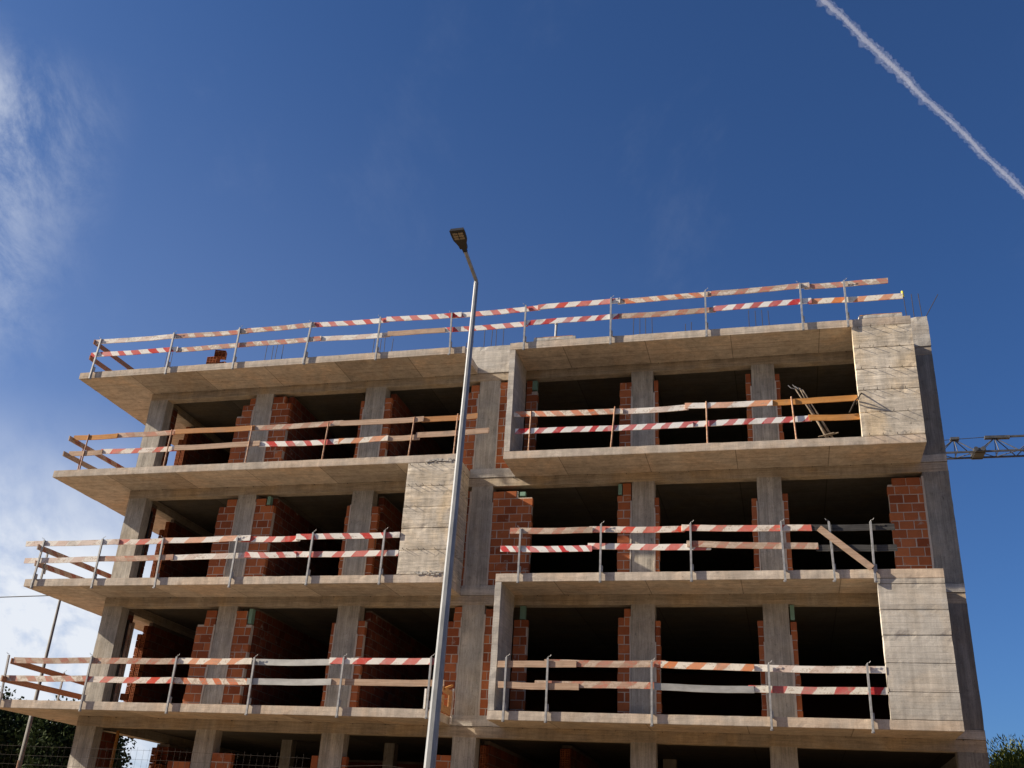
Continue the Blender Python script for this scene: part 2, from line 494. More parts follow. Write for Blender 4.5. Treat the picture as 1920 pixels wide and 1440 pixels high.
        o.rotation_euler = (0, 0, rotz)
        if parent:
            o.parent = parent
            o.location = wo - ORG[parent.name]
        else:
            o.location = wo
        if kind:
            o['kind'] = kind
        return o


def inst(name, mesh, org, parent, scale=(1, 1, 1), rot=(0, 0, 0)):
    o = bpy.data.objects.new(name, mesh)
    COL.objects.link(o)
    wo = Vector(org) + Vector((0, 0, G))
    ORG[o.name] = wo
    o.parent = parent
    o.location = wo - ORG[parent.name]
    o.scale = scale
    o.rotation_euler = rot
    return o


# ------------------------------------------------------------------ ground
def gmat(name, a, b, sc, bs=0.5):
    mt, t = new_mat(name)
    pos = t.n('ShaderNodeNewGeometry').outputs['Position']
    c = t.mix(t.ss(t.noise(pos, sc, 8, .65), .3, .7), a, b)
    finish(t, c, .95, t.noise(pos, sc * 14, 6, .7), bs, .02)
    return mt


M['earth'] = gmat("dry_earth", (.17, .115, .065), (.26, .185, .11), .35)
M['asphalt'] = gmat("asphalt", (.045, .045, .045), (.065, .062, .06), .8, .3)
M['paving'] = gmat("paving_stone", (.16, .125, .085), (.22, .175, .12), 1.1, .3)


def sheet(name, x0, x1, y0, y1, z, mat):
    m = MB().add([(x0, y0, z), (x1, y0, z), (x1, y1, z), (x0, y1, z)], [(0, 1, 2, 3)])
    return m.build(name, mat, kind='structure')


sheet('ground', -3000, 3000, -3000, 3000, -G, M['earth'])
sheet('road', -400, 400, -36, -26.4, -G + .004, M['asphalt'])
pv_ = MB()
pv_.box(-400, 400, -26.1, -10.2, -G - .1, -G + .002).build('pavement', M['paving'], kind='structure')
MB().box(-400, 400, -26.4, -26.1, -G - .1, -G + .12).build('kerb', M['soft'], kind='structure')
# building terrace: a made-up bank of earth, sloping from the pavement to the ground-floor level
tb = MB()
ys_ = [(-9.0, -G - .05), (-7.0, -G + .5), (-3.6, -2.95), (-2.9, -2.86), (14.5, -2.86), (20.0, -G - .05)]
xs_ = [-9.0, -6.0, 24.5, 28.0]
vs_ = []
for i, x in enumerate(xs_):
    for (y, z) in ys_:
        vs_.append((x, y, -G - .05 if i in (0, 3) else z))
n_ = len(ys_)
tb.add(vs_, [(i * n_ + j, (i + 1) * n_ + j, (i + 1) * n_ + j + 1, i * n_ + j + 1) for i in range(3) for j in range(n_ - 1)])
tb.build('terrace', M['earth'], kind='structure')

# ------------------------------------------------------------------ the building
D = 1.2323
T_ = 0.195
ZL = {0: -3.0, 1: 0.0, 2: 3.0, 3: 5.992, 4: 8.95}     # soffit heights of the floors
TOP = {k: v + T_ for k, v in ZL.items()}
BB = {1: -.235, 2: 2.765, 3: 5.765, 4: 8.73}           # undersides of the facade beams
XL, XLE, XRF, XRP, XRE, XF, XC = 0.0, 11.424, 12.622, 20.841, 22.147, 1.60, 22.715
COLX = [(1.60, 2.16), (4.97, 5.50), (8.27, 8.85), (11.50, 12.06), (15.54, 16.09), (18.49, 19.05), (22.15, 22.715)]
YB = 11.5                                              # rear face

bld = thing('unfinished_building', (11.4, 1.23, -2.86), 'bare concrete and red brick apartment block shell under construction, four storeys showing', 'building')

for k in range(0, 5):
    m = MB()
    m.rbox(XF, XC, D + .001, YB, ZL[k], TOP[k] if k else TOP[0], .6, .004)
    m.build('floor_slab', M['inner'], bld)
for k in range(1, 5):
    # balcony slab wraps round the left corner
    m = MB()
    m.rbox(XL, XLE, 0, D, ZL[k], TOP[k] - .002, .12, .002, .007)
    m.rbox(XL, XF, D, 6.4, ZL[k], TOP[k] - .002, .2, .003, .012)
    m.build('balcony_slab', M['soft'] if k != 3 else M['soft'], bld)
    m = MB()
    m.rbox(XRF, XRE, 0, D, ZL[k], TOP[k] - .002, .12, .002, .007)
    m.build('balcony_slab', M['soft'], bld)
    # facade beam and the flank and cross beams behind it
    m = MB()
    m.rbox(XF, XC - .004, D + .004, D + .27, BB[k], ZL[k] + .02, .3, .004, .008)
    m.build('facade_beam', M['beam'], bld)
    m = MB()
    m.rbox(XF + .004, XF + .30, D + .27, YB, BB[k] + .004, ZL[k] + .02, .5, .004)
    m.build('flank_beam', M['beam'], bld)
    # exposed edge of the slab between the two balconies
    m = MB()
    m.rbox(XLE + .004, XRF - .004, D - .016, D + .1, ZL[k] + .008, TOP[k] + (.05 if k < 4 else .012), .15, .006, .012)
    m.build('slab_edge', M['grey'], bld)
    m = MB()
    m.rbox(XRE + .004, XC, D - .012, D + .1, ZL[k] + .008, TOP[k], .15, .006, .012)
    m.build('slab_edge', M['grey'], bld)

# columns, storey by storey
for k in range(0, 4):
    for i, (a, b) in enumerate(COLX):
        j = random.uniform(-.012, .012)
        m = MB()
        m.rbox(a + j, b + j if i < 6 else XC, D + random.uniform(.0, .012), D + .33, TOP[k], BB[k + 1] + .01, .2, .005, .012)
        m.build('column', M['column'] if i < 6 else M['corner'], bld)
for k in range(0, 1):
    for (a, b, y) in [(5.30, 5.60, 5.2), (8.33, 8.62, 5.2), (15.6, 15.95, 7.0)]:
        MB().rbox(a, b, y, y + .3, TOP[k], ZL[k + 1], .4, .004).build('column', M['column'], bld)

# upstand round the roof edge, with column heads
m = MB()
m.rbox(XF, XC, D + .0, D + .22, TOP[4] - .02, 9.635, .16, .006, .014)
m.rbox(XF + .01, XC - .004, D + .012, D + .2, 9.636, 9.775, .12, .01, .025)
m.build('roof_upstand', M['grey'], bld)
# rear and side walls
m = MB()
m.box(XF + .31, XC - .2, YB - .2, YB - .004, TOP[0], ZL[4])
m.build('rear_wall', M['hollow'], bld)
m = MB()
m.box(XC - .2, XC - .006, D + .33, YB - .004, TOP[0], 9.6)
m.build('side_wall', M['grey'], bld)


# corner panels, cast in lifts
def lifts(x0, x1, y0, y1, zs, name, mat, sub=.11, ret=None):
    m = MB()
    for a, b in zip(zs[:-1], zs[1:]):
        o = random.uniform(-.004, .003)
        m.rbox(x0, x1, y0 + o, y1, a + .006, b - .006, sub, .0025, .012)
    m.box(x0 + .02, x1 - .02, y0 + .018, y1 - .02, zs[0], zs[-1])
    return m.build(name, mat, bld)


lifts(XRP, XRE, 0.0, .20, [TOP[3], 6.76, 7.31, 7.84, 8.38, 8.95], 'wall_panel', M['panel'])
lifts(XRP, XRE, 0.0, .20, [TOP[1], .72, 1.28, 1.83, 2.35, 2.885, 3.0], 'wall_panel', M['grey'])
lifts(10.21, XLE, 0.0, .20, [TOP[2], 3.78, 4.32, 4.85, 5.38, 5.992], 'wall_panel', M['panel'])
for x0, x1, zs in [(XRE - .2, XRE, (TOP[3], 7.31, 8.38, ZL[4])), (XRE - .2, XRE, (TOP[1], 1.28, 2.35, ZL[2])),
                   (XLE - .2, XLE, (TOP[2], 3.78, 4.32, 4.85, 5.38, ZL[3]))]:
    m = MB()
    for a, b in zip(zs[:-1], zs[1:]):
        m.rbox(x0, x1 + random.uniform(-.004, .004), .203, D - .003, a + .005, b - .005, .15, .005, .01)
    m.box(x0 + .02, x1 - .02, .21, D - .003, zs[0], zs[-1])
    m.build('return_wall', M['panel'], bld)
for k in (3, 1):
    m = MB()
    m.rbox(XRF, XRF + .15, 0, D - .003, TOP[k], ZL[k + 1], .14, .006, .014)
    m.build('fin_wall', M['grey'], bld)
# kerb on top of the corner
m = MB()
m.rbox(21.02, 21.98, .004, .5, TOP[4] + .001, 9.235, .1, .008, .02)
m.build('roof_kerb', M['grey'], bld)
m = MB()
m.rbox(13.22, 14.30, .003, .4, TOP[4] + .001, 9.235, .1, .008, .02)
m.build('roof_kerb', M['grey'], bld)

# wire ties left sticking out of the lifts
m = MB()
for zs, x0, x1 in [((6.22, 6.76, 7.31, 7.84, 8.38, 8.9), 20.9, 22.05)]:
    for z in zs:
        for i in range(4):
            x = x0 + (x1 - x0) * (i + .12 + random.uniform(-.05, .05)) / 4 + .04
            L = random.uniform(.07, .11)
            m.tube([(x, .02, z), (x + .003, -L, z + random.uniform(-.01, .03))], .006, 5)
for z in (3.80, 5.40, 5.93, 4.87):
    for i in range(5):
        x = 10.27 + .2 * i + random.uniform(-.05, .05)
        if z == 4.87 and i > 1:
            continue
        L = random.uniform(.05, .09)
        m.tube([(x, .02, z), (x, -L, z + random.uniform(-.01, .02))], .006, 5)
        m.tube([(XLE - .02, .15 + .22 * i, z), (XLE + L, .15 + .22 * i, z)], .004, 5)
for k in (1, 2, 3, 4):            # nail heads and ends of tie wire along the beam joint
    x = XF + .3
    while x < XC - .3:
        m.tube([(x, D + .02, ZL[k] - .012), (x, D - .03, ZL[k] - .015)], .008, 5)
        x += random.uniform(.7, 1.25)
m.build('tie_wires', M['rebar'], bld, kind='stuff')

# ------------------------------------------------------------------ brickwork
bm = bmesh.new()
bmesh.ops.create_cube(bm, size=1.0)
bmesh.ops.bevel(bm, geom=bm.edges[:], offset=.02, segments=1, affect='EDGES')
BRICK = bpy.data.meshes.new('brick')
bm.to_mesh(BRICK)
bm.free()
BRICK.materials.append(M['brick'])

PIERS = {   # storey: [(x0, x1, top), ...] rectangles; later rectangles sit on the ones before with the same pier
    3: [[(4.47, 4.97, 8.1), (4.60, 4.97, 8.42), (4.80, 4.97, 8.70)], [(5.51, 6.05, 8.42), (5.51, 5.88, 8.70)], [(8.17, 8.27, 8.45)],
        [(8.86, 9.04, 8.4)], [(11.16, 11.50, 8.42), (11.27, 11.50, 8.70)], [(12.07, 12.60, 8.70)], [(12.79, 13.08, 8.36), (12.79, 12.93, 8.68)],
        [(15.24, 15.54, 8.45)], [(16.10, 16.20, 8.55)], [(18.35, 18.48, 8.5)], [(19.06, 19.17, 8.45)]],
    2: [[(4.45, 4.97, 5.45), (4.66, 4.97, 5.73)], [(5.51, 6.07, 5.44), (5.51, 5.80, 5.73)], [(8.15, 8.27, 5.5)], [(8.86, 9.03, 5.4)],
        [(11.30, 11.49, 5.73)], [(12.07, 13.08, 5.46), (12.07, 12.72, 5.73)], [(15.21, 15.53, 5.42), (15.33, 15.53, 5.73)], [(16.10, 16.20, 5.35)],
        [(18.35, 18.48, 5.37)], [(19.06, 19.18, 5.35)], [(21.38, 22.14, 5.5), (21.50, 22.14, 5.73)]],
    1: [[(4.46, 4.96, 2.31), (4.66, 4.96, 2.71)], [(5.51, 5.99, 2.31), (5.51, 5.82, 2.71)], [(8.16, 8.26, 2.4)], [(8.86, 9.04, 2.4)],
        [(11.16, 11.49, 2.38), (11.30, 11.49, 2.73)], [(12.07, 12.60, 2.74)], [(12.79, 13.12, 2.42)], [(15.25, 15.53, 2.47), (15.38, 15.53, 2.73)],
        [(16.10, 16.21, 2.4)], [(18.36, 18.48, 2.4)], [(19.06, 19.19, 2.4)]],
    0: [[(4.35, 4.96, -.9)], [(5.51, 6.03, -.63)], [(8.11, 8.26, -.69)], [(8.86, 8.96, -.67)], [(11.11, 11.49, -.63)]]}
cand, core = [], []
for k, piers in PIERS.items():
    for pr_ in piers:
        z0 = TOP[k] + .005
        pid = len(core)
        core.append((k, pr_))
        row = 0
        y = D + random.uniform(.014, .018)
        anchor = pr_[0][0] if random.random() < .5 else pr_[0][1]
        free = min(COLX, key=lambda c: min(abs(pr_[0][0] - c[1]), abs(pr_[0][1] - c[0])))
        freeright = abs(pr_[0][0] - free[1]) < abs(pr_[0][1] - free[0])
        z = z0
        while True:
            h = .186 + random.uniform(-.007, .007)
            rect = next((r for r in pr_ if z + h * .6 < r[2]), None)
            if rect is None:
                break
            h = min(h, rect[2] - z)
            x0, x1 = rect[0], rect[1]
            jit = random.uniform(-.012, .016)
            if freeright:
                x1 += jit
            else:
                x0 -= jit
            off = (0 if row % 2 else .155) + random.uniform(-.015, .015)
            x = x0 - off if (x1 - x0) > .2 else x0
            if (x1 - x0) <= .2 and random.random() < .25:   # some bricks stood on end
                h = min(.295, rect[2] - z)
            while x < x1 - .02:
                a, b = max(x, x0), min(x + .295, x1)
                if b - a > .035:
                    cand.append((pid, k, a, b, y + random.uniform(-.004, .004), z, h))
                x += .315 + random.uniform(-.008, .008)
            z += h + .020
            row += 1


def vis_size(c):
    pid, k, a, b, y, z, h = c
    if k == 2 and a < 11.5 and a > 11.2:
        return 0
    p = Vector(((a + b) / 2, y, z + h / 2 + G)) - CAM
    dist = -p.dot(cz)
    # hidden by the slab below?
    fz = TOP[k]
    t_ = (0 - CAM.y) / (y - CAM.y)
    zl = CAM.z - G + (z + h - (CAM.z - G)) * t_
    if zl < fz or (k == 0 and z + h < -1.25):
        return 0
    return (b - a) * h / dist ** 2


cand.sort(key=vis_size, reverse=True)
single, rest = cand[:300], cand[300:]
pier_obj = {}
for pid, (k, pr_) in enumerate(core):
    m = MB()
    zb = TOP[k] + .002
    for r in pr_:
        tops = [c[5] + c[6] for c in cand if c[0] == pid and c[2] > r[0] - .03 and c[3] < r[1] + .03 and c[5] < r[2]]
        zt_ = min(r[2] - .01, max(tops) - .006)
        m.box(r[0] + .006, r[1] - .006, D + .026, D + .155, zb, zt_)
        zb = zt_ + .001
    pier_obj[pid] = m.build('brick_pier', M['mortar'], bld)
    near = min((abs(pr_[0][1] - c[0]), pr_[0][1], c[0]) for c in COLX)
    near2 = min((abs(pr_[0][0] - c[1]), pr_[0][0], c[1]) for c in COLX)
    nn_ = min(near, near2)
    if nn_[0] < .06 and k > 0:      # mortar squeezed out against the column
        f = MB()
        wd_ = random.uniform(.012, .026)
        f.rbox(nn_[1] - wd_, nn_[1] + wd_, D - .004, D + .06, TOP[k] + .01, pr_[-1][2] - random.uniform(.05, .5), .055, .011)
        f.build('mortar_fillet', M['mortar'], pier_obj[pid])
for (pid, k, a, b, y, z, h) in single:
    inst('brick', BRICK, ((a + b) / 2, y + .07, z + h / 2), pier_obj[pid], (b - a, .14, h),
         (random.uniform(-.01, .01), 0, random.uniform(-.012, .012)))
bw = MB()
bw2 = MB()
UB = [Vector(v.co) for v in BRICK.vertices]
UF = [tuple(p.vertices) for p in BRICK.polygons]


def stuff_brick(cx_, cy_, cz_, sx, sy, sz, to=None):
    (to or bw).add([(cx_ + v.x * sx, cy_ + v.y * sy, cz_ + v.z * sz) for v in UB], UF)


for (pid, k, a, b, y, z, h) in rest:
    stuff_brick((a + b) / 2, y + .07, z + h / 2, b - a, .14, h)


# partitions and flank walls running into the building (their faces show between the columns)
def wall_y(x0, x1, y0, y1, z0, z1, face=1):
    """brick wall along y; bricks proud of a mortar core"""
    c = MB().box(x0 + .004, x1 - .004, y0 + .01, y1 - .01, z0, z1)
    z, row = z0 + .004, 0
    while z + .19 < z1 + .05:
        h = min(.188, z1 - z)
        y = y0 - (.155 if row % 2 else 0)
        while y < y1 - .02:
            a, b = max(y, y0), min(y + .295, y1)
            if b - a > .04:
                j = random.uniform(-.003, .003)
                stuff_brick((x0 + x1) / 2 + j, (a + b) / 2, z + h / 2, x1 - x0, b - a, h, bw2)
            y += .316
        z += .208
        row += 1
    return c


hm = MB()


def hollow_end(x0, x1, y, z0, z1, facing=-1):
    """open cells of hollow clay blocks showing at a wall end that faces the street"""
    z = z0 + .004
    while z + .19 < z1 + .05:
        h = min(.19, z1 - z)
        nx, nz = 2, 4
        for i in range(nx + 1):
            x = x0 + (x1 - x0 - .012) * i / nx
            hm.box(x, x + .012, y, y + .2, z, z + h)
        for j in range(nz + 1):
            zz_ = z + (h - .012) * j / nz
            hm.box(x0, x1, y + .001, y + .199, zz_, zz_ + .012)
        z += .204


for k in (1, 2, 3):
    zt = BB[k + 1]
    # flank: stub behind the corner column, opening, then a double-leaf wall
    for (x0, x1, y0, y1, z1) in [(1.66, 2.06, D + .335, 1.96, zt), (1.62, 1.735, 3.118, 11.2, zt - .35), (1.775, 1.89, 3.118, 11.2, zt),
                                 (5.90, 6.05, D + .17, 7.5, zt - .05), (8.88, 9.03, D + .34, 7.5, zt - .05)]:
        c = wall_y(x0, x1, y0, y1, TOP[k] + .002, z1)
        c.build('partition_wall', M['shademortar'], bld)
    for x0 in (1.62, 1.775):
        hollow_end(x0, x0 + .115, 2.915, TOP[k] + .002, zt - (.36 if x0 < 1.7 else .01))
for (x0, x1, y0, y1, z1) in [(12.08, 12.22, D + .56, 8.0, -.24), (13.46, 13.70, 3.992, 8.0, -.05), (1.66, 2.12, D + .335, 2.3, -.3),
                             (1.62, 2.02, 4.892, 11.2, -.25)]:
    wall_y(x0, x1, y0, y1, TOP[0] + .002, z1).build('partition_wall', M['shademortar'], bld)
hollow_end(13.46, 13.58, 3.79, TOP[0], -.05)
hollow_end(13.58, 13.70, 3.79, TOP[0], -.05)
hollow_end(12.07, 12.2, D + .35, TOP[0], -.24)
hollow_end(1.62, 1.82, 4.69, TOP[0], -.25)
hollow_end(1.82, 2.02, 4.69, TOP[0], -.8)
# brick wall deep inside the ground floor
MB().box(6.4, 11.6, 7.0, 7.12, TOP[0], -.3).build('partition_wall', M['shademortar'], bld)
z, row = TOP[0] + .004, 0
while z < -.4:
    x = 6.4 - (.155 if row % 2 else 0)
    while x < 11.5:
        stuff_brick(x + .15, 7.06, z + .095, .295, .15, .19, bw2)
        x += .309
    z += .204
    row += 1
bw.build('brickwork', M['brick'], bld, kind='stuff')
bw2.build('partition_brickwork', M['shadebrick'], bld, kind='stuff')
hm.build('block_ends', M['brick'], bld, kind='stuff')

# green foam blocks left on top of the jambs
for (x0, x1, z0, z1) in [(12.94, 13.06, 8.40, 8.66), (12.92, 13.04, 2.44, 2.75), (5.86, 5.96, 2.33, 2.70), (19.07, 19.16, 2.42, 2.75),
                         (15.22, 15.31, 5.45, 5.72), (5.84, 5.93, 5.47, 5.70), (12.76, 12.9, 5.5, 5.6)]:
    MB().box(x0, x1, D + .02, D + .16, z0, z1).build('foam_block', M['foam'], bld)

# starter bars above the columns
sb = MB().tube([(0, 0, 0), (0, 0, .6), (.0, 0, 1.0)], .009, 5)
me = bpy.data.meshes.new('starter_bar')
me.from_pydata([tuple(v) for v in sb.v], [], sb.f)
me.materials.append(M['rebar'])
for i, (a, b) in enumerate(COLX[:6]):
    if i == 0:
        spots = [(1.72, D + .1), (1.9, D + .1)]
    else:
        spots = [(a + .02 + (b - a - .06) * q / 3, D + .06 + .1 * (q % 2)) for q in range(4)]
    for (x, y) in spots:
        inst('starter_bar', me, (x, y, 9.74), bld, (1, 1, random.uniform(.56, .64)), (random.uniform(-.03, .03), random.uniform(-.035, .035), 0))
for (x, y, tx, h) in [(22.27, D + .12, -.02, .78), (22.44, D + .12, .0, .74), (22.62, D + .12, -.03, .74), (22.66, D + .12, .52, .78)]:
    inst('starter_bar', me, (x, y, 9.74), bld, (1, 1, h), (0, tx, 0))
for (x, z) in [(11.0, .18), (11.1, .24), (11.18, .22), (16.9, .28), (17.05, .32)]:
    inst('starter_bar', me, (x, D + .1, 9.7), bld, (1, 1, z + .1), (0, .03, 0))
# rough gob of concrete on the joint under the left corner panel, and spalls
m = MB()
for i in range(70):
    x = random.uniform(10.65, XLE - .03)
    z = TOP[2] + random.gauss(.03, .025) if i < 40 else ZL[3] + .03 + random.gauss(0, .03)
    r = random.uniform(.012, .035)
    m.rbox(x - r, x + r * 1.4, -.012 - random.uniform(0, .008), .02, z - r * .5, z + r * .5, .05, .01)
m.build('concrete_splatter', M['grey'], bld, kind='stuff')

# ------------------------------------------------------------------ guard rails
POSTG = MB()
BH, BT = .138, .026
LAB = dict(R1='board with red and white stripes', R2='board with bold red and white stripes', R3='board with crimson and white stripes',
           R4='board with narrow red and white stripes', R5='dusty board with red and white stripes', F1='board with faded pink stripes',
           F2='board with faded pink stripes on grey wood', O1='board with orange and white stripes', O2='board with orange stripes',
           W1='whitewashed board', W2='white board with rust marks', P1='bare pinkish board', P2='pinkish board with worn stripes',
           RB='white board with blotchy red patches', B1='bare grey timber board', B2='bare weathered timber board',
           N1='fresh orange brown board', N2='brown timber board', K1='blackened board', M1='grey metal plank', T1='reddish brown board',
           D1='dusty board with dull red stripes')


def board(parent, x0, z0, x1, z1, y, st, h=BH):
    m = MB()
    n = max(4, int((x1 - x0) / .25))
    vs, fs = [], []
    ph = random.uniform(0, 9)
    for i in range(n + 1):
        u = i / n
        x = x0 + (x1 - x0) * u
        z = z0 + (z1 - z0) * u - .010 * math.sin(math.pi * u) + .004 * math.sin(ph + u * 7)
        yy = y + .006 * math.sin(ph * 2 + u * 4)
        e0 = random.uniform(-.003, .003)
        for (a, b) in ((-BT / 2, -h / 2), (BT / 2, -h / 2), (BT / 2, h / 2), (-BT / 2, h / 2)):
            vs.append((x + random.uniform(-.008, .008) * (i in (0, n)), yy + a, z + b + e0))
    for i in range(n):
        for k in range(4):
            fs.append((i * 4 + k, i * 4 + (k + 1) % 4, i * 4 + 4 + (k + 1) % 4, i * 4 + 4 + k))
    fs += [(3, 2, 1, 0), (n * 4, n * 4 + 1, n * 4 + 2, n * 4 + 3)]
    m.add(vs, fs)
    o = m.build('board', board_material(st), parent)
    o['label'] = LAB[st]
    return o


def board_y(parent, x, y0, z0, y1, z1, st, h=BH):
    """board running into the depth along the left edge; built along x, then turned"""
    m = MB()
    m.bar((x, y0, z0), (x, y1, z1), BT, h)
    o = m.build('board', board_material(st), parent, rotz=math.pi / 2)
    o['label'] = LAB[st]
    return o


def post(parent, x, zt, zb, y=-.05, lean=0.0, rusty=False):
    m = MB()
    if rusty:
        m.tube([(x - lean, y, zb), (x + lean, y, zt)], .019, 8)
        p = m.build('post', M['rust'], parent)
        MB().box(x - lean - .045, x - lean + .045, y - .045, y + .045, zb, zb + .012).build('base_plate', M['rust'], p)
        return p
    m.bar((x - lean, y, zb), (x + lean, y, zt), .042, .042, (0, 1, 0))
    p = m.build('post', M['galv'], parent)
    zs = zb + .22
    b = MB()
    b.box(x + .022, x + .05, y - .01, y + .05, zs + .0, zs + .14)
    b.box(x + .015, x + .026, y - .008, y + .02, zb - .01, zs + .05)
    b.box(x - .03, x + .03, y - .012, y + .03, zb - .02, zb + .012)
    b.build('clamp', M['galv'], p)
    hk = MB()
    s = random.choice((-1, 1))
    hk.tube([(x + lean, y, zt - .01), (x + lean + .01 * s, y, zt + .03), (x + lean + .05 * s, y - .01, zt + .035), (x + lean + .075 * s, y - .01, zt + .07)], .006, 5)
    hk.build('hook', M['galv'], p)
    return p


def rail(loc, label, posts, y, boards, py=-.05, rusty=False):
    t = thing('guard_rail', loc, label, 'guard rail', 'guard rails of boards along the open slab edges')
    for q in posts:
        post(t, q[0], q[1], q[2], py, q[3] if len(q) > 3 else 0.0, rusty)
    for i, b in enumerate(boards):
        board(t, b[0], b[1], b[2], b[3], y + (.014 if i % 2 else -.014), b[4])
    return t


# roof
rf = rail((11, 0, TOP[4]), 'guard rail of striped boards along the roof edge against the blue sky',
          [(.42, 10.17, 8.92, .03), (2.81, 10.18, 8.91), (4.86, 10.18, 8.93), (6.98, 10.18, 8.92, .03), (9.01, 10.17, 8.91), (11.02, 10.13, 8.92, -.02),
           (12.99, 10.18, 8.92), (15.19, 10.20, 8.91), (17.52, 10.20, 8.94), (19.76, 10.20, 8.94), (20.77, 10.17, 8.95)], -.008,
          [(.25, 10.10, 2.88, 10.09, 'W1'), (2.82, 10.10, 5.13, 10.08, 'F1'), (4.80, 10.09, 7.10, 10.11, 'F1'), (7.02, 10.12, 9.25, 10.10, 'R1'),
           (9.17, 10.11, 11.26, 10.07, 'R1'), (11.0, 10.07, 13.36, 10.11, 'R1'), (13.30, 10.12, 15.42, 10.14, 'R2'), (15.36, 10.12, 17.66, 10.13, 'O2'),
           (17.58, 10.12, 19.98, 10.15, 'F2'), (19.86, 10.13, 21.76, 10.12, 'F1'),
           (.21, 9.68, 3.02, 9.67, 'R1'), (2.96, 9.66, 5.20, 9.67, 'F1'), (5.14, 9.66, 7.36, 9.67, 'F1'), (7.32, 9.67, 9.32, 9.65, 'W1'),
           (9.26, 9.67, 10.85, 9.65, 'B2'), (10.78, 9.66, 13.06, 9.67, 'R1'), (12.96, 9.68, 15.38, 9.69, 'R3'), (15.34, 9.69, 17.76, 9.68, 'P2'),
           (17.70, 9.70, 20.0, 9.72, 'R3'), (19.94, 9.71, 22.04, 9.67, 'O1')])
board_y(rf, .26, -.09, 10.08, 2.6, 10.12, 'T1')
board_y(rf, .22, -.05, 9.60, 2.4, 9.66, 'T1')
# third floor, left
l3 = rail((5.6, .1, TOP[3]), 'guard rail with rusty posts on the upper left balcony, mostly bare brown boards',
          [(.74, 7.25, 6.19, .01), (3.31, 7.26, 6.19, .01), (5.70, 7.25, 6.19, .01), (7.86, 7.25, 6.19, .02), (10.19, 7.26, 6.19, .03), (11.35, 7.29, 6.19, .015)], .115,
          [(.26, 7.17, 1.66, 7.16, 'N1'), (1.60, 7.19, 3.46, 7.20, 'P1'), (3.42, 7.20, 5.76, 7.20, 'N2'), (5.64, 7.20, 8.26, 7.22, 'P2'),
           (8.20, 7.20, 10.46, 7.20, 'B2'), (10.40, 7.20, 11.86, 7.22, 'N2'),
           (.24, 6.70, 1.30, 6.70, 'B2'), (1.22, 6.73, 3.58, 6.72, 'R5'), (3.50, 6.73, 6.0, 6.75, 'B2'), (5.96, 6.73, 8.28, 6.70, 'R1'),
           (8.22, 6.70, 9.56, 6.73, 'O1'), (9.50, 6.73, 10.40, 6.72, 'B2'), (10.30, 6.77, 12.19, 6.80, 'B2')], .08, True)
post(l3, .36, 7.10, TOP[3], .46, 0, True)
board_y(l3, .22, -.02, 7.12, 2.9, 7.18, 'D1')
board_y(l3, .18, -.04, 6.66, 2.6, 6.76, 'B1')
# third floor, right box
rail((17, .1, TOP[3]), 'guard rail with thin rusty posts inside the top right concrete box',
     [(13.23, 7.25, 6.19, .01), (15.26, 7.26, 6.19, .045), (17.46, 7.27, 6.19), (19.41, 7.28, 6.19, -.025)], .115,
     [(12.80, 7.20, 15.50, 7.14, 'O2'), (15.42, 7.14, 17.04, 7.16, 'W1'), (16.96, 7.19, 18.96, 7.16, 'W2'), (18.88, 7.17, 20.83, 7.19, 'N1'),
      (12.86, 6.74, 17.14, 6.71, 'R3'), (17.08, 6.73, 19.80, 6.74, 'R3'), (19.74, 6.74, 20.83, 6.71, 'N1')], .08, True)
# second floor, left
l2 = rail((5, 0, TOP[2]), 'guard rail of red and white boards on the middle left balcony',
          [(.30, 4.21, 2.95, .02), (2.075, 4.21, 2.94), (3.86, 4.19, 2.93, -.02), (5.93, 4.17, 2.93), (7.96, 4.25, 2.97), (9.82, 4.26, 2.97)], -.008,
          [(-.25, 4.13, 2.56, 4.13, 'W1'), (2.48, 4.13, 3.9, 4.14, 'R5'), (3.82, 4.14, 6.27, 4.16, 'W2'), (5.91, 4.14, 7.62, 4.12, 'R2'),
           (7.5, 4.16, 10.20, 4.16, 'R1'),
           (-.17, 3.68, 2.1, 3.70, 'W1'), (2.05, 3.69, 4.22, 3.70, 'P1'), (4.14, 3.70, 6.25, 3.73, 'W1'), (6.2, 3.73, 7.58, 3.71, 'R1'),
           (7.5, 3.73, 10.20, 3.72, 'R2')])
post(l2, .22, 3.98, 3.19, .30)
board_y(l2, .2, -.10, 4.02, 3.5, 4.09, 'D1')
board_y(l2, .2, -.04, 3.60, 3.2, 3.73, 'D1')
# second floor, right
rail((17, 0, TOP[2]), 'guard rail on the middle right slab ending in two blackened boards',
     [(13.165, 4.23, 2.98), (15.04, 4.29, 2.97), (17.04, 4.26, 2.97), (18.99, 4.24, 2.95, -.012), (19.99, 4.23, 2.94, -.015), (20.81, 4.21, 2.92, .01)], -.008,
     [(12.91, 4.19, 14.84, 4.17, 'P2'), (14.76, 4.19, 16.92, 4.15, 'R5'), (16.85, 4.17, 19.61, 4.11, 'R5'), (19.57, 4.12, 21.3, 4.10, 'K1'),
      (12.71, 3.76, 14.84, 3.74, 'R4'), (14.74, 3.80, 17.47, 3.73, 'R2'), (16.95, 3.80, 19.72, 3.70, 'P2'), (19.68, 3.67, 21.3, 3.65, 'K1')])
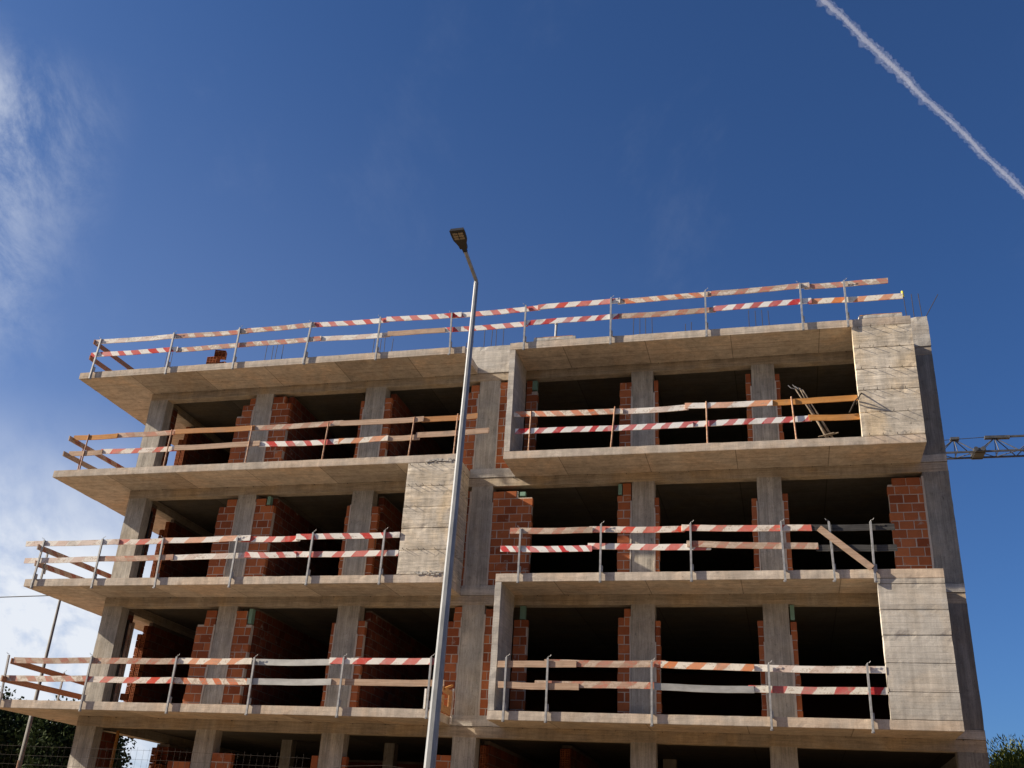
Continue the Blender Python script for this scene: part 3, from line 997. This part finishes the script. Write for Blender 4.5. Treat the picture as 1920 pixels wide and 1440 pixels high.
# first floor, left
l1 = rail((5, 0, TOP[1]), 'lowest left guard rail, dusty striped boards with two grey metal planks',
          [(.21, 1.25, -.02, -.05), (2.555, 1.25, -.03), (4.885, 1.25, -.03), (6.94, 1.25, -.02, -.01), (9.17, 1.28, -.02), (11.27, 1.30, .0)], -.008,
          [(.3, 1.13, 2.6, 1.15, 'D1'), (2.52, 1.15, 4.94, 1.16, 'P2'), (4.86, 1.16, 6.85, 1.17, 'O1'), (6.79, 1.16, 8.92, 1.17, 'M1'),
           (8.82, 1.20, 11.58, 1.22, 'R2'),
           (.05, .70, 2.56, .72, 'F1'), (2.50, .70, 4.9, .71, 'R5'), (4.80, .71, 6.86, .71, 'O2'), (6.82, .71, 8.92, .73, 'M1'), (8.84, .74, 11.6, .75, 'B2')])
post(l1, .2, 1.2, .0, 2.1)
board_y(l1, .22, .0, 1.12, 3.6, 1.08, 'T1')
board_y(l1, .22, -.15, .66, 3.7, .72, 'T1')
# first floor, right
rail((17, 0, TOP[1]), 'lowest right guard rail, ending in a white board above a red blotched one',
     [(13.0, 1.31, -.02), (13.93, 1.30, -.02), (16.17, 1.25, -.04), (18.56, 1.22, -.06), (20.48, 1.23, -.06)], -.008,
     [(12.80, 1.17, 14.55, 1.19, 'B2'), (13.84, 1.21, 16.46, 1.21, 'P2'), (16.36, 1.20, 18.27, 1.15, 'O1'), (18.17, 1.15, 20.83, 1.14, 'W1'),
      (12.84, .73, 14.62, .71, 'B2'), (13.65, .77, 16.30, .77, 'P2'), (16.22, .74, 18.25, .71, 'M1'), (18.15, .73, 20.83, .73, 'RB')])

# ------------------------------------------------------------------ loose things on the floors
m = MB().bar((19.76, -.10, 4.08), (20.76, -.10, 3.17), .024, .135, (0, 1, 0))
# turned so that its broad side faces the street
m = MB()
d = Vector((.98, 0, -.90)).normalized()
n2 = Vector((.90, 0, .98)).normalized() * .07
for yy in (-.10, -.076):
    pass
a, b = Vector((19.76, -.101, 4.08)), Vector((20.76, -.101, 3.19))
vs = []
for p in (a, b):
    for q in (-n2, n2):
        for yy in (0, .022):
            vs.append(p + q + Vector((0, yy, 0)))
m.add(vs, [(0, 1, 3, 2), (4, 6, 7, 5), (0, 4, 5, 1), (2, 3, 7, 6), (0, 2, 6, 4), (1, 5, 7, 3)])
tag(m.build('loose_plank', board_material('B2')), 'weathered brown plank nailed slantwise across the rail by the dark red brick pier', 'plank')

pr_spots = [((19.50, .40, 7.62), (20.28, .60, TOP[3])), ((19.60, .46, 7.66), (20.20, .55, TOP[3])), ((19.66, .43, 7.60), (20.36, .62, TOP[3]))]
labs = ['leftmost steel prop leaning inside the top right box', 'tallest steel prop leaning in the middle of the bundle in the top right box',
        'rightmost steel prop leaning inside the top right box']
for (a, b), lb in zip(pr_spots, labs):
    t = thing('steel_prop', b, lb, 'prop', 'steel props leaning in the top right box')
    a, b = Vector(a), Vector(b)
    MB().tube([b, b.lerp(a, .62)], .026, 8).build('outer_tube', M['propsteel'], t)
    MB().tube([b.lerp(a, .62), a], .018, 8).build('inner_tube', M['propsteel'], t)
    MB().tube([a, a + Vector((-.10, -.02, .02)), a + Vector((-.16, -.03, .09))], .009, 5).build('hook', M['galv'], t)
    c = b.lerp(a, .18 + random.uniform(-.03, .08))
    MB().tube([c + Vector((-.16, -.04, -.03)), c + Vector((.16, -.04, .05))], .013, 6).build('handle', M['propsteel'], t)
tr = MB().tube([(20.62, .06, 6.80), (20.76, .0, 7.06), (20.82, -.06, 7.10), (20.86, -.15, 7.12), (20.90, -.03, 7.22), (20.92, .0, 7.24)], .015, 6)
tr.tube([(20.86, -.15, 7.12), (20.80, -.05, 7.0), (20.78, 0.03, 6.98)], .013, 6)
tag(tr.build('bent_rod', M['rebar']), 'bent steel rod hooked over the rail beside the top right panel', 'rod')

# formwork boards on the roof
tag(MB().rbox(21.06, 21.98, .06, .46, 9.24, 9.275, .2, .006).build('formwork_board', board_material('N1')),
    'orange brown formwork board lying on the right roof corner', 'board')
tag(MB().rbox(13.24, 14.22, .04, .36, 9.24, 9.268, .2, .006).build('formwork_board', board_material('N2')),
    'dark brown formwork board on the roof edge above the central gap', 'board')
p = thing('steel_pipe', (13.40, D + .4, TOP[4]), 'upright grey steel pipe standing on the roof near the lamp', 'pipe')
MB().tube([(13.40, D + .4, TOP[4]), (13.42, D + .4, 10.5)], .035, 10).build('tube', M['galv'], p, True)
MB().tube([(13.42, D + .4, 10.5), (13.42, D + .4, 10.53)], .045, 10).build('cap', M['galv'], p, True)
tag(MB().tube([(22.24, D + .12, 10.42), (22.24, D + .12, 10.58)], .035, 8, .028).build('rebar_cap', M['yellow']),
    'yellow cap on a starter bar at the right roof corner', 'cap')


# hollow clay blocks on the roof edge: real cells
def hollow_block(loc, rz, label):
    m = MB()
    L, W_, H_ = .30, .20, .20
    nx, nz = 3, 4
    t_ = .012
    for i in range(nx + 1):
        x = -L / 2 + (L - t_) * i / nx
        m.box(x, x + t_, -W_ / 2, W_ / 2, 0, H_)
    for j in range(nz + 1):
        z = (H_ - t_) * j / nz
        m.box(-L / 2 + .0005, L / 2 - .0005, -W_ / 2 + .001, W_ / 2 - .001, z, z + t_)
    m.box(-L / 2 + .002, L / 2 - .002, -.01, .01, .002, H_ - .002)
    me_key = m
    o = m.build('hollow_block', M['brick'], org=(0, 0, 0))
    o.location = (loc[0], loc[1], loc[2] + G)
    o.rotation_euler = (0, 0, rz)
    tag(o, label, 'hollow block', 'hollow clay blocks on the roof edge')


hollow_block((3.92, .42, TOP[4]), .05, 'hollow clay block on the roof edge, left one of the lower pair')
hollow_block((4.24, .40, TOP[4]), -.12, 'hollow clay block on the roof edge, right one of the lower pair')
hollow_block((3.92, .42, TOP[4] + .201), .0, 'hollow clay block on the roof edge, in the middle of the stack')
hollow_block((4.10, .44, TOP[4] + .402), .35, 'hollow clay block turned askew on top of the little roof stack')

# timber and pipes in the flank openings
for (x, y, z0, z1, st, lb) in [(2.12, 1.78, TOP[1], 2.45, 'P1', 'pale timber upright in the flank opening above the lowest balcony, nearer one'),
                               (2.12, 1.92, TOP[1], 2.5, 'B2', 'grey timber upright in the flank opening above the lowest balcony, farther one'),
                               (2.30, 2.0, TOP[0], -.24, 'N1', 'orange brown timber upright behind the ground floor corner column')]:
    m = MB().bar((x, y, z0), (x, y, z1), .045, .075, (0, 1, 0))
    tag(m.build('timber_upright', board_material(st)), lb, 'timber post')
for k in (1, 2):
    m = MB().tube([(2.14, 1.66, TOP[k]), (2.14, 1.66, BB[k + 1] - .25)], .03, 8)
    m.build('conduit', M['rebar'], bld, True)
m = MB().box(2.13, 2.33, 2.0, 2.11, .52, .68)
tag(m.build('clay_block', M['brick']), 'single orange clay block sticking out of the lowest flank opening', 'block')

# plywood box end at the edge of the lowest left balcony
pl = thing('plywood_panel', (11.5, .9, TOP[1]), 'brown plywood shutter with a cut out at the end of the lowest left balcony', 'shutter')
m = MB()
for (y0, y1, z0, z1) in [(.35, 1.10, .20, .36), (.35, .52, .36, .56), (.84, 1.10, .36, .62), (.35, 1.10, .62, .74)]:
    m.box(11.44, 11.462, y0, y1, z0, z1)
m.build('sheet', M['ply'], pl)
MB().bar((11.475, 1.06, .02), (11.475, 1.10, .80), .035, .045, (0, 1, 0)).build('batten', board_material('W1'), pl)
MB().bar((11.478, .45, .70), (11.478, 1.0, .86), .03, .05).build('brace', board_material('N1'), pl)
tag(MB().box(11.17, 11.21, -.02, .02, TOP[1], .62).build('plastic_tube', M['white']), 'short white tube standing at the lowest left balcony end', 'tube')

# ------------------------------------------------------------------ mesh fence at the foot of the building
mf = thing('mesh_fence', (5, -1.5, -2.86), 'rusty welded wire mesh fence along the foot of the building', 'fence')
m = MB()
z1 = -.94
x = -1.0
i = 0
while x < 9.35:
    m.tube([(x, -1.5, -2.84), (x + random.uniform(-.01, .01), -1.5, z1 + random.uniform(.0, .05) - .006 * x)], .0022, 4, caps=False)
    x += .15
    i += 1
for z in [z1 - .03 - .19 * q for q in range(10)]:
    m.tube([(-1.0, -1.505, z), (2.5, -1.505, z - .03), (6, -1.505, z - .03), (9.35, -1.505, z - .07)], .0022, 4, caps=False)
m.build('wire_mesh', M['rebar'], mf, kind='stuff')
for x in (-.9, 2.4, 5.7, 9.3):
    MB().tube([(x, -1.52, -2.86), (x, -1.52, -1.3)], .02, 6).build('post', M['rust'], mf)
sw = MB().tube([(9.3, -1.5, -1.30), (10.2, -1.5, -1.16), (11.0, -1.5, -1.12), (12.0, -1.5, -1.22), (13.2, -1.5, -1.5)], .0035, 5)
tag(sw.build('loose_wire', M['rebar']), 'loose wire sagging between the fence and the lamp post', 'wire')

# ------------------------------------------------------------------ street lamp
LX, LY = 15.20, -11.0
lamp = thing('street_lamp', (15.14, LY, -G), 'grey tapered street lamp with a black head in front of the building', 'street lamp', 'street lamps')


def octa(z0, x0, r0, z1, x1, r1, y0=LY, y1=LY, n=10):
    m = MB()
    m.tube([(x0 + (x1 - x0) * i / n, y0 + (y1 - y0) * i / n, z0 + (z1 - z0) * i / n) for i in range(n + 1)], r0, 8, r1, tw=R(22.5))
    return m


octa(-G, 15.14, .077, 4.06, 15.25, .029).build('pole', M['pole'], lamp)
MB().box(14.98, 15.30, LY - .16, LY + .16, -G, -G + .02).build('base_plate', M['pole'], lamp)
m = MB()
m.tube([(15.25, LY, 4.03), (15.25, LY - .02, 4.085), (15.235, LY - .50, 4.225)], .026, 8)
m.build('arm', M['pole'], lamp)
# head: paddle from narrow neck to broad front
dirv = Vector((-.03, -1, .25)).normalized()
sidev = Vector((1, -.03, 0)).normalized()
upv = sidev.cross(dirv).normalized()
if upv.z < 0:
    upv = -upv
h0 = Vector((15.235, LY - .48, 4.22))
prof = [(0, .026, .026), (.07, .028, .03), (.075, .050, .034), (.13, .054, .036), (.18, .072, .036), (.23, .092, .034), (.32, .098, .032), (.39, .097, .026)]
vs, fs = [], []
for (s_, hw, hh) in prof:
    c = h0 + dirv * s_
    for (a, b) in ((-hw, -hh * .55), (hw, -hh * .55), (hw * .86, hh), (-hw * .86, hh)):
        vs.append(c + sidev * a + upv * b)
for i in range(len(prof) - 1):
    for k in range(4):
        fs.append((i * 4 + k, i * 4 + (k + 1) % 4, i * 4 + 4 + (k + 1) % 4, i * 4 + 4 + k))
fs += [(3, 2, 1, 0), tuple(len(prof) * 4 - 4 + k for k in range(4))]
head = MB().add(vs, fs).build('lamp_head', M['black'], lamp)
m = MB()
for i in range(3):
    for j in range(2):
        c = h0 + dirv * (.255 + .040 * i) + sidev * (-.037 + .074 * j) - upv * .0205
        m.bar(c - sidev * .031, c + sidev * .031, .032, .006, upv)
m.build('led_panel', M['led'], head)

# far lamp behind the left end, and the cable slung to it
fl = thing('street_lamp', (-5.25, 8.0, -G), 'slim grey lamp post behind the left corner of the building', 'street lamp', 'street lamps')
MB().tube([(-5.25, 8, -G), (-5.25, 8, 0), (-5.27, 8, 4.95)], .105, 10, .042).build('pole', M['farpole'], fl, True)
m = MB().tube([(-5.27, 8, 4.9), (-5.0, 8.3, 5.0), (-4.6, 8.7, 5.02)], .03, 8)
m.build('arm', M['farpole'], fl)
m = MB()
m.rbox(-4.75, -4.25, 8.6, 8.82, 4.98, 5.06, .1, .004)
m.build('lamp_head', M['black'], fl)
m = MB()
m.tube([(-60 + 54.73 * i / 12, 6 + 2 * i / 12, 7.4 + (4.80 - 7.4) * i / 12 - 1.2 * (1 - (2 * i / 12 - 1) ** 2)) for i in range(13)], .018, 5)
tag(m.build('overhead_cable', M['cable']), 'thin overhead cable at the far left below the middle balcony', 'cable')

# ------------------------------------------------------------------ unseen blocks added behind the viewer to cut low sky light
M['blocker_wall'] = gmat("blocker_render", (.30, .27, .22), (.38, .34, .28), .5, .2)
M['glass'] = simple("window_glass", (0.02, 0.025, 0.03), (0.03, 0.035, 0.04), 3, 0.08)
for (x0, x1, hh, lb) in [(-34, -2, 13.5, 'unseen block added to darken the rooms, the left one'), (3, 34, 16.5, 'unseen block added to darken the rooms, the taller middle one'),
                         (39, 74, 13.5, 'unseen block added to darken the rooms, the right one')]:
    hs = thing('sky_blocker', ((x0 + x1) / 2, -46, -G), lb, 'building', 'unseen blocks added to cut the low sky')
    MB().box(x0, x1, -58, -44, -G, hh - G).build('wall', M['blocker_wall'], hs)
    MB().box(x0 - .3, x1 + .3, -58.3, -43.7, hh - G + .003, hh - G + .4).build('roof', M['blocker_wall'], hs)
    wm_ = MB().box(-.7, .7, -.03, .03, -.75, .75).build('window', M['glass'], hs)
    first = wm_
    nfl = int(hh // 3)
    for f_ in range(nfl):
        x = x0 + 2
        while x < x1 - 1.5:
            if first is not None:
                wo_, first = first, None
            else:
                wo_ = wm_.copy()
                COL.objects.link(wo_)
                wo_.parent = hs
            wo_.location = Vector((x, -43.98, f_ * 3.0 + 1.9)) - ORG[hs.name]
            x += 3.4

# ------------------------------------------------------------------ crane
cr = thing('tower_crane', (60, 40, -G), 'grey lattice crane jib reaching in from the right behind the building', 'crane')
zb_, zt_ = 21.15, 22.25
m = MB()
x0c, x1c = 27.2, 84.0
for y in (39.5, 40.5):
    m.bar((x0c, y, zb_), (x1c, y, zb_), .10, .10)
m.build('bottom_chord', M['crane'], cr)
m = MB()
m.bar((31.6, 40, zt_), (x1c - 14, 40, zt_), .11, .11)
m.bar((31.5, 40, zt_ - .02), (32.9, 40, zt_ - .05), .3, .16)
m.build('top_chord', M['crane'], cr)
m = MB()
x = 29.75
first = True
while x < x1c - 16:
    for y in (39.5, 40.5):
        m.tube([(x, 40, zt_ - .06), (x - 1.15, y, zb_)], .032, 5)
        m.tube([(x, 40, zt_ - .06), (x + 1.15, y, zb_)], .032, 5)
        m.tube([(x, 40, zt_ - .06), (x + .05, y, zb_)], .028, 5)
    m.tube([(x - 1.15, 39.5, zb_), (x, 40.5, zb_)], .03, 4)
    m.tube([(x, 40.5, zb_), (x + 1.15, 39.5, zb_)], .03, 4)
    m.tube([(x, 39.5, zb_), (x, 40.5, zb_)], .03, 4)
    x += 2.3
m.build('lattice', M['crane'], cr)
MB().box(29.55, 30.05, 39.8, 40.2, zt_ - .12, zt_ + .03).build('jib_head', M['crane'], cr)
tr_ = MB()
tr_.box(30.75, 31.35, 39.3, 40.7, zb_ - .05, zb_ + .18)
for x in (30.8, 31.2):
    tr_.tube([(x, 39.25, zb_ + .1), (x, 40.75, zb_ + .1)], .14, 10)
tr_.build('trolley', M['crane'], cr)
MB().tube([(27.2, 40, 22.08), (29.8, 40, 22.2), (31.7, 40, 22.27)], .022, 5).build('hoist_rope', M['cable'], cr)
m = MB()
for (xx, yy) in ((59, 39), (61, 39), (59, 41), (61, 41)):
    m.bar((xx, yy, -G), (xx, yy, 26), .2, .2, (0, 1, 0))
z = -G
while z < 25:
    m.tube([(59, 39, z), (61, 39, z + 2)], .05, 4)
    m.tube([(61, 41, z), (59, 41, z + 2)], .05, 4)
    m.tube([(59, 41, z), (59, 39, z + 2)], .05, 4)
    m.tube([(61, 39, z), (61, 41, z + 2)], .05, 4)
    z += 2
m.build('mast', M['crane'], cr)


# ------------------------------------------------------------------ trees
def leaf_mat(name, a, b, tr=.25):
    mt, t = new_mat(name)
    rnd = t.n('ShaderNodeNewGeometry').outputs['Random Per Island']
    col = t.mix(rnd, a, b)
    p = t.n('ShaderNodeBsdfPrincipled', {'Base Color': col, 'Roughness': .85, 'Specular IOR Level': .1})
    tl = t.n('ShaderNodeBsdfTranslucent', {'Color': col})
    mx = t.n('ShaderNodeMixShader', {0: tr, 1: p.outputs[0], 2: tl.outputs[0]})
    t.t.links.new(mx.outputs[0], t.n('ShaderNodeOutputMaterial').inputs[0])
    return mt


M['leaf'] = leaf_mat("dark_leaves", (.012, .020, .008), (.040, .058, .020), .15)
M['pine'] = leaf_mat("pine_needles", (.07, .09, .012), (.19, .19, .035), .2)


def tree(name, base, h, rx, lab, cat, group, seed, nclump, nleaf, leaf, mat, lowest=.25, needle=False):
    rng = random.Random(seed)
    t = thing(name, base, lab, cat, group)
    bx, by, bz = base
    tm = MB()
    tm.tube([(bx, by, bz), (bx + .1, by, bz + h * .3), (bx - .1, by + .1, bz + h * .6)], .26, 9, .12)
    cl_ = []
    for i in range(nclump):
        u = rng.uniform(lowest, .97)
        wdt = rx * math.sqrt(max(.06, 1 - ((u - .55) / .5) ** 2))
        an = rng.uniform(0, 2 * math.pi)
        rr = wdt * math.sqrt(rng.uniform(.05, 1))
        c = Vector((bx + math.cos(an) * rr, by + math.sin(an) * rr, bz + h * u))
        cl_.append((c, rng.uniform(.45, .95) * rx * .34))
        if i % 3 == 0:
            st = Vector((bx, by, bz + h * rng.uniform(.2, .55)))
            tm.tube([st, st.lerp(c, .5) + Vector((0, 0, .2)), c], .07, 5, .02, caps=False)
    tm.build('trunk', M['bark'], t, True)
    lm = MB()
    for i in range(nleaf):
        c, r = cl_[rng.randrange(nclump)]
        d = Vector((rng.gauss(0, 1), rng.gauss(0, 1), rng.gauss(0, 1))).normalized()
        p = c + d * r * rng.uniform(.35, 1.08)
        s = leaf * rng.uniform(.6, 1.3)
        if needle:
            ax = (d * .9 + Vector((0, 0, .55)) + Vector((rng.gauss(0, .5), rng.gauss(0, .5), rng.gauss(0, .3)))).normalized()
        else:
            ax = (d + Vector((rng.gauss(0, .7), rng.gauss(0, .7), rng.gauss(0, .7)))).normalized()
        sd = ax.cross(Vector((rng.gauss(0, 1), rng.gauss(0, 1), rng.gauss(0, 1)))).normalized()
        wl = s * (.16 if needle else .42)
        a = p - ax * s * .5
        lm.add([a, p + sd * wl, p + ax * s * .6, p - sd * wl], [(0, 1, 2, 3)])
    me = bpy.data.meshes.new('crown')
    org = Vector(base) + Vector((0, 0, h * .6))
    me.from_pydata([tuple(v - org) for v in lm.v], [], lm.f)
    me.materials.append(mat)
    inst('crown', me, org, t)
    return t


GRP = 'dark trees behind the left end of the building'
tree('oak_tree', (-18.6, 20, -G), 7.4, 4.1, 'dark evergreen tree at the far left edge behind the lamp post', 'tree', GRP, 3, 130, 42000, .17, M['leaf'], .2)
tree('oak_tree', (-13.6, 21, -G), 6.9, 3.5, 'dark evergreen tree between the far lamp post and the corner column', 'tree', GRP, 4, 110, 36000, .17, M['leaf'], .2)
tree('oak_tree', (-11.4, 19, -G), 5.8, 2.4, 'smaller dark tree peeping out right of the ground floor corner column', 'tree', GRP, 5, 50, 12000, .18, M['leaf'], .2)
tree('pine_tree', (27.3, 15, -G), 5.45, 3.4, 'yellow green pine behind the right end of the building', 'tree', None, 8, 150, 170000, .11, M['pine'], .25, True)

# ------------------------------------------------------------------ contrail
mt, t = new_mat("ice_vapour")
vol = t.n('ShaderNodeVolumePrincipled', {'Color': (.93, .93, .97, 1), 'Density': .0062, 'Anisotropy': .25})
t.t.links.new(vol.outputs[0], t.n('ShaderNodeOutputMaterial').inputs['Volume'])
mt2, t = new_mat("thin_ice_vapour")
vol = t.n('ShaderNodeVolumePrincipled', {'Color': (.93, .93, .97, 1), 'Density': .0017, 'Anisotropy': .25})
t.t.links.new(vol.outputs[0], t.n('ShaderNodeOutputMaterial').inputs['Volume'])
ALT = 9000.0
A = Vector((.0669, .7002, .7108)) * (ALT / .7108)
B = Vector((.2287, .8027, .5508)) * (ALT / .5508)
Dv = B - A
P0, P1 = A - Dv * .35, B + Dv * .6
dn = Dv.normalized()
side = dn.cross(Vector((0, 0, 1))).normalized()
upc = side.cross(dn)
Lc = (P1 - P0).length
vs, fs, fm = [], [], []
# a denser core inside two thinner, more ragged sheaths
for (NR, NS, rad, namp, seed, mi) in ((1500, 16, 22, .6, 0, 0), (1500, 18, 36, .62, 40, 1), (1500, 18, 54, .6, 80, 1)):
    base = len(vs)
    for i in range(NR + 1):
        u = i / NR
        c = P0 + (P1 - P0) * u
        d = u * Lc
        c = c + side * (26 * noise.noise(Vector((d / 900, 3, 1))) + 9 * noise.noise(Vector((d / 210, 8, 2))))
        r0 = rad * (1 + .38 * noise.noise(Vector((d / 1300, 0, 7))) + .22 * noise.noise(Vector((d / 300, 4, 7 + seed))))
        if i in (0, NR):
            r0 *= .1
        for k in range(NS):
            th = 2 * math.pi * k / NS
            q = Vector((d / (rad * 1.3), math.cos(th) * 1.15 + seed, math.sin(th) * 1.15))
            n1 = noise.noise(q) + .6 * noise.noise(q * 2.3 + Vector((5, 1, 2)))
            low_ = max(0.0, -math.cos(th - .5))                       # ragged curls hang from the lower side
            curl = max(0.0, noise.noise(Vector((d / 95, 2, 9))) + .1) * low_ ** 2
            r = r0 * max(.12, 1 + namp * n1 + .9 * curl)
            vs.append(c + (side * math.cos(th) + upc * math.sin(th)) * r)
    for i in range(NR):
        for k in range(NS):
            fs.append((base + i * NS + k, base + i * NS + (k + 1) % NS, base + (i + 1) * NS + (k + 1) % NS, base + (i + 1) * NS + k))
            fm.append(mi)
    fs += [tuple(base + q for q in range(NS - 1, -1, -1)), tuple(base + NR * NS + k for k in range(NS))]
    fm += [mi, mi]
org = Vector((CAM.x, CAM.y, 0)) + A.lerp(B, .5)
me = bpy.data.meshes.new('contrail')
me.from_pydata([tuple(v + Vector((CAM.x, CAM.y, 0)) - org) for v in vs], [], fs)
me.materials.append(mt)
me.materials.append(mt2)
me.polygons.foreach_set('material_index', fm)
bm = bmesh.new()
bm.from_mesh(me)
bmesh.ops.recalc_face_normals(bm, faces=bm.faces)
bm.to_mesh(me)
bm.free()
o = bpy.data.objects.new('contrail', me)
o.location = org
COL.objects.link(o)
tag(o, 'white aircraft vapour trail slanting across the upper right sky', 'contrail')
o['kind'] = 'stuff'
